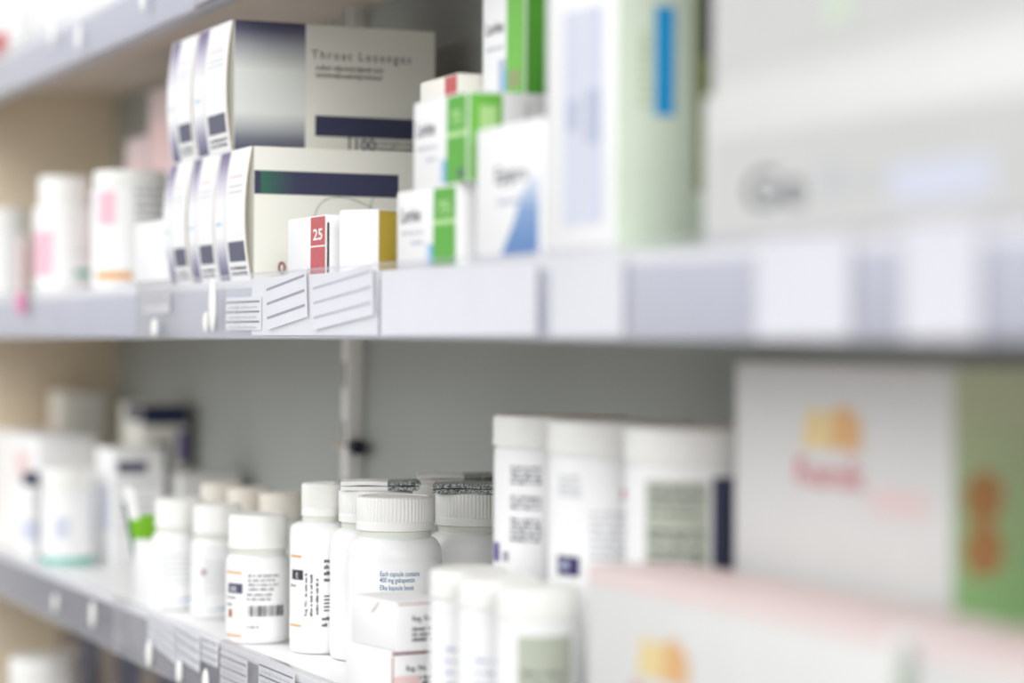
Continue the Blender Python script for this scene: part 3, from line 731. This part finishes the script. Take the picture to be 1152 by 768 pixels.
# green and white folded card tag
def tag_card():
    x, y = at_depth(156, 2.045); b = MB()
    h1 = .098
    def sheet(p, q, zlo, zhi, mt, lean):
        th = .0006; d = Vector((q[0] - p[0], q[1] - p[1])); nrm = Vector((-d.y, d.x)).normalized() * th
        vs = []
        for off in (0, 1):
            for (pt, zz) in ((p, zlo), (q, zlo), (q, zhi), (p, zhi)):
                vs.append((pt[0] + nrm.x * off - lean * (zz) * RGT.x, pt[1] + nrm.y * off - lean * zz * RGT.y, zz))
        b.add(vs, [(0, 1, 2, 3), (7, 6, 5, 4), (0, 4, 5, 1), (1, 5, 6, 2), (2, 6, 7, 3), (3, 7, 4, 0)], mt)
    w = .009; r2 = RGT.xy
    p0 = (r2.x * .006, r2.y * .006)
    p1 = (p0[0] + r2.x * w, p0[1] + r2.y * w)
    sheet(p0, p1, 0, .066, 'leaf', .20); sheet(p0, p1, .066, .094, 'label', .20)
    p2 = (p0[0] - r2.x * .0035 + FWD.x * .004, p0[1] - r2.y * .0035 + FWD.y * .004); sheet(p2, p0, 0, .080, 'dgreen', .20)
    p3 = (p1[0] + r2.x * .015 + FWD.x * .004, p1[1] + r2.y * .015 + FWD.y * .004); sheet(p1, p3, 0, .070, 'leaf', .20)
    return tag(b.build('leaning_tag', None, (x, y, LOW), 0, 20), 'leaning folded card tag, white above and leaf green below', 'tag')
tag_card()

# --- lower shelf, tall tubs and small jars right of centre
def pr_w(kind):
    def f(l, K, R, z0, z1, h):
        Z = lambda q: z0 + (z1 - z0) * q
        if kind == 'bar':
            for blk, n in ((.955, 4), (.835, 3), (.745, 5)):
                for k in range(n): l.words(K, -R * .82, -R * .26, Z(blk - .020 * k), .0019, 'grey_ink', k + n)
            l.rect(K, -R * 1.34, -R * 1.12, Z(.575), Z(.65), 'purple', 3)
            for q in (-.98, -.90): l.rect(K, R * q, R * (q + .03), Z(.58), Z(.62), 'indigo')
        if kind == 'logo':
            l.rect(K, -R * 1.02, -R * .58, Z(.585), Z(.66), 'indigo', 6); l.words(K, -R * .95, -R * .65, Z(.61), .0045, 'lavender2', 3)
            for k in range(4): l.words(K, -R * 1.0, -R * .55, Z(.95 - .022 * k), .002, 'pale_ink', k)
            for k in range(9): l.words(K, -R * .42, R * .10, Z(.82 - .028 * k), .002, 'pale_ink', k + 3)
            l.rect(K, R * .02, R * .16, Z(.88), Z(.92), 'rose', 3)
        if kind == 'green':
            l.rect(K, -R * .8, R * .08, z0 + .004, Z(.985), 'greylabel', 10)
            for k, q in enumerate((.95, .925, .90, .86, .80, .775, .73, .70, .66, .63)): l.words(K, -R * .74, R * .04, Z(q), .0026, 'grey_ink', k)
            l.rect(K, R * .13, R * .40, z0 + .004, Z(1.0), 'navy', 6)
    return f
HW = .1755
bottle('medicine_tub', 'tall white tub with text blocks, furthest left of the three tall tubs', 'tub', 632, 1.43, LOW, .0395, HW, .0405, .0185, prints=pr_w('bar'), neck=.0012, shoulder=.001, lab=(.04, .86), n_r=.038, group='tall white tubs')
bottle('medicine_tub', 'tall white tub with an indigo logo, middle of the three tall tubs', 'tub', 699, 1.34, LOW, .0395, HW, .0405, .0185, prints=pr_w('logo'), neck=.0012, shoulder=.001, lab=(.04, .86), n_r=.038, group='tall white tubs')
bottle('medicine_tub', 'tall tub with grey-green label and navy stripe, beside the big carton', 'tub', 791, 1.25, LOW, .0395, HW, .0405, .0185, prints=pr_w('green'), neck=.0012, shoulder=.001, lab=(.04, .86), n_r=.038, group='tall white tubs')
def pr_j(dark):
    def f(l, K, R, z0, z1, h):
        if dark: l.rect(K, -R * .5, R * .9, z0, z1, 'greylabel', 10)
        for k in range(6): l.words(K, -R * .6 if not dark else -R * .4, R * .3 if not dark else R * .8, z0 + (z1 - z0) * (.1 + .11 * k), .0026, 'grey_ink' if dark else 'lavender2', k)
    return f
for px, z, lb, dk in ((529, 1.386, 'small white jar in the bottom foreground, furthest left beside the stacked small boxes', False), (562, 1.339, 'small white jar in the bottom foreground, middle of three', False), (607, 1.289, 'small white jar in the bottom foreground with greenish label, right of three', True)):
    bottle('medicine_jar', lb, 'jar', px, z, LOW, .0222, .0885, .0228, .0165, prints=pr_j(dk), neck=.0012, shoulder=.002, lab=(.05, .72), n_r=.021, group='small white jars in the foreground')

# --- lower shelf, cartons at the right
M['lime_fade'] = ramp_mat('green_side_print', [(0, (96, 176, 70)), (.5, (150, 196, 128)), (1, (198, 206, 170))], 2, .02, .19)
def logo(b, A, u, v, w):
    pts = [(0, 0), (.5, .02), (1.0, 0), (1.0, .34), (.72, .52), (.45, .40), (.1, .46)]
    b.poly(A, [(u + w * p, v + w * .16 + w * q * .8) for p, q in pts], 'palegold')
    b.poly(A, [(u + w * p, v + w * .16 + w * q * .8) for p, q in [(.5, .02), (1, 0), (1, .34), (.72, .52), (.55, .42)]], 'palegold2')
    b.text(A, 'Remik', u - w * .12, v - w * .16, w * .36, 'rose', 1.0, width=w * 1.2, bold=.02)
def pr_q(b, F, dx, dy, dz):
    A, Cc = F['A'], F['C']
    logo(b, A, dy * .34, dz * .775, dy * .28)
    b.rect(A, dy * .66, dy * .90, dz * .69, dz * .745, 'pink_card'); b.words(A, dy * .32, dy * .62, dz * .42, dz * .03, 'palerose', 3)
    b.rect(Cc, .0008, dx - .001, .001, dz - .001, 'lime_fade')
    for k in range(2): b.poly(Cc, [(dx * (.31 + .20 * math.cos(a * PI / 8)), dz * (.635 + .105 * k + .055 * math.sin(a * PI / 8))) for a in range(16)], 'amber')
carton('medicine_carton', 'big white carton with orange logo and green side, at the lower shelf right', 'box', 828, 1072, 1185, .565, 403, LOW, pr_q, 'grey_card', height=.2085)
def pr_p(b, F, dx, dy, dz):
    A = F['A']
    b.rect(A, .001, dy - .001, dz * .93, dz - .0006, 'pink_card'); b.rect(F['T'], .0008, dx - .0008, .001, dy - .001, 'pink_card')
    logo(b, A, dy * .20, dz * .50, dy * .19)
    b.rect(F['C'], .001, dx - .001, .001, dz * .86, 'mint')
_, p1 = carton('medicine_carton', 'low white carton with pink top and small orange logo, in the bottom foreground', 'box', 662, 1006, None, .503, 707, LOW, pr_p, 'grey_card', depth=.050, fmt='pink_card')
def pr_p2(b, F, dx, dy, dz):
    A = F['A']
    b.rect(A, .001, dy - .001, dz * .93, dz - .0006, 'pink_card'); b.rect(F['T'], .0008, dx - .0008, .001, dy - .001, 'pink_card')
carton('medicine_carton', 'low white carton with pink top at the bottom right corner', 'box', 1030, 1300, None, .503, 764, LOW, pr_p2, 'grey_card', depth=.050, height=p1[3], fmt='pink_card')

# --- left end of the middle shelf: tubs, tag
def pr_t1(l, K, R, z0, z1, h):
    l.rect(K, -R * 1.3, -R * .35, z0 + .006, z0 + (z1 - z0) * .84, 'pink', 8); l.rect(K, R * .35, R * 1.15, z0 + .006, z0 + .0125, 'teal', 6)
    l.words(K, R * .3, R * .9, z0 + .03, .002, 'pale_ink', 1)
bottle('medicine_tub', 'white tub with pink label edge at the left of the middle shelf', 'tub', 71, 2.358, MID, .0290, .1155, .0245, .026, prints=pr_t1, neck=.002, shoulder=.006, lab=(.1, .62), n_r=.023, group='white tubs at the left of the middle shelf')
def pr_t2(l, K, R, z0, z1, h):
    l.rect(K, -R * .95, -R * .40, z0 + (z1 - z0) * .62, z1 - .002, 'pink', 6); l.rect(K, -R * 1.0, R * .05, z0 + .004, z0 + .011, 'orange', 8)
    for k in range(5): l.words(K, R * .1, R * 1.0, z0 + (z1 - z0) * (.6 + .09 * k), .003, 'grey_ink', k)
bottle('medicine_tub', 'wide white tub with an orange stripe left of the blank white box', 'tub', 146, 2.175, MID, .0345, .1085, .0335, .014, prints=pr_t2, neck=.0012, shoulder=.002, lab=(.06, .84), n_r=.032, group='white tubs at the left of the middle shelf')
bottle('medicine_tub', 'white tub cut off by the left edge on the middle shelf', 'tub', 4, 2.655, MID, .0300, .1000, .0270, .022, prints=lambda l, K, R, z0, z1, h: l.rect(K, R * .6, R * 1.0, z0 + .005, z1 - .01, 'palerose', 5), neck=.0015, shoulder=.005, lab=(.1, .7), n_r=.025, group='white tubs at the left of the middle shelf')
def rail_tag():
    X = RAIL_X - .0016; y = at_x(23, X).y; zt, zb = at_x(23, X, 330).z, at_x(23, X, 352).z
    b = MB(); b.box((0, -.018, 0), (.0006, .018, zt - zb), 'hotpink', .0002, 1)
    b.box((.0002, -.010, zt - zb), (.0008, .008, zt - zb + .055), 'palerose', .0002, 1)
    return tag(b.build('shelf_tag', None, (X - .0008, y, zb)), 'pink tag hanging on the middle rail at the left edge', 'tag')
rail_tag()
# --- top shelf
carton('medicine_box', 'white box on the top shelf left of the red-marked one, at the picture corner', 'box', 32, 78, None, .505, -60, UP, None, 'white_card', depth=.06, single=True)
carton('medicine_box', 'white box with a red patch on the top shelf at the left edge', 'box', -30, 8, None, .505, -30, UP, lambda b, F, dx, dy, dz: b.rect(F['A'], dy * .5, dy * .98, dz * .02, dz * .32, 'redband'), 'white_card', depth=.06, single=True)
# --- bottom shelf
bottle('medicine_tub', 'white lidded tub on the bottom shelf, only its lid showing', 'tub', 52, 2.44, BOT, .034, .155, .035, .02, neck=.0012, shoulder=.001, n_r=.033)
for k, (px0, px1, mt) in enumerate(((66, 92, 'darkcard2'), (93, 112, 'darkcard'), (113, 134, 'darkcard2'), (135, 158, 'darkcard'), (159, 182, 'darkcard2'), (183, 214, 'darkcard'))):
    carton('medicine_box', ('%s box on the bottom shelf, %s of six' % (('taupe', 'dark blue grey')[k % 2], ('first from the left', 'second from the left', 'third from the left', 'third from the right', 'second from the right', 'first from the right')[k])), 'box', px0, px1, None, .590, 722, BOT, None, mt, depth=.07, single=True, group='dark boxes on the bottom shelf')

# ------------------------------------------------------------------ light, world, camera
def area(name, loc, target, sx, sy, power, col):
    L = bpy.data.lights.new(name, 'AREA'); L.shape = 'RECTANGLE'; L.size, L.size_y = sx, sy; L.energy = power; L.color = col
    o = bpy.data.objects.new(name, L); C.objects.link(o); o.location = loc
    o.rotation_euler = (Vector(target) - Vector(loc)).to_track_quat('-Z', 'Y').to_euler()
    return o
area('ceiling_lamp', (-1.45, 2.5, 2.70), (0.5, 2.1, 1.3), .6, 2.6, 27, (1, .99, .98))
area('ceiling_lamp', (0.0, -3.0, 2.75), (0.5, 1.5, 1.3), 2.6, 1.6, 165, (1, .99, .98))
w = bpy.data.worlds.new('shop'); bpy.context.scene.world = w; w.use_nodes = True
bg = w.node_tree.nodes['Background']; bg.inputs[0].default_value = (.97, .985, 1.0, 1); bg.inputs[1].default_value = 0.76

cd = bpy.data.cameras.new('camera'); cam = bpy.data.objects.new('camera', cd); C.objects.link(cam)
cd.sensor_width = 36; cd.lens = F_PX / 1152 * 36; cd.clip_start = .02
cam.matrix_world = Matrix(((RR.x, UU.x, -FWD.x, CAM.x), (RR.y, UU.y, -FWD.y, CAM.y), (RR.z, UU.z, -FWD.z, CAM.z), (0, 0, 0, 1)))
cd.dof.use_dof = True; cd.dof.focus_distance = 1.60; cd.dof.aperture_fstop = 2.6
sc = bpy.context.scene; sc.camera = cam
sc.view_settings.view_transform = 'Standard'; sc.view_settings.look = 'None'; sc.view_settings.gamma = 1; sc.view_settings.use_curve_mapping = False
sc.view_settings.exposure = 0.18
sc.cycles.use_denoising = True
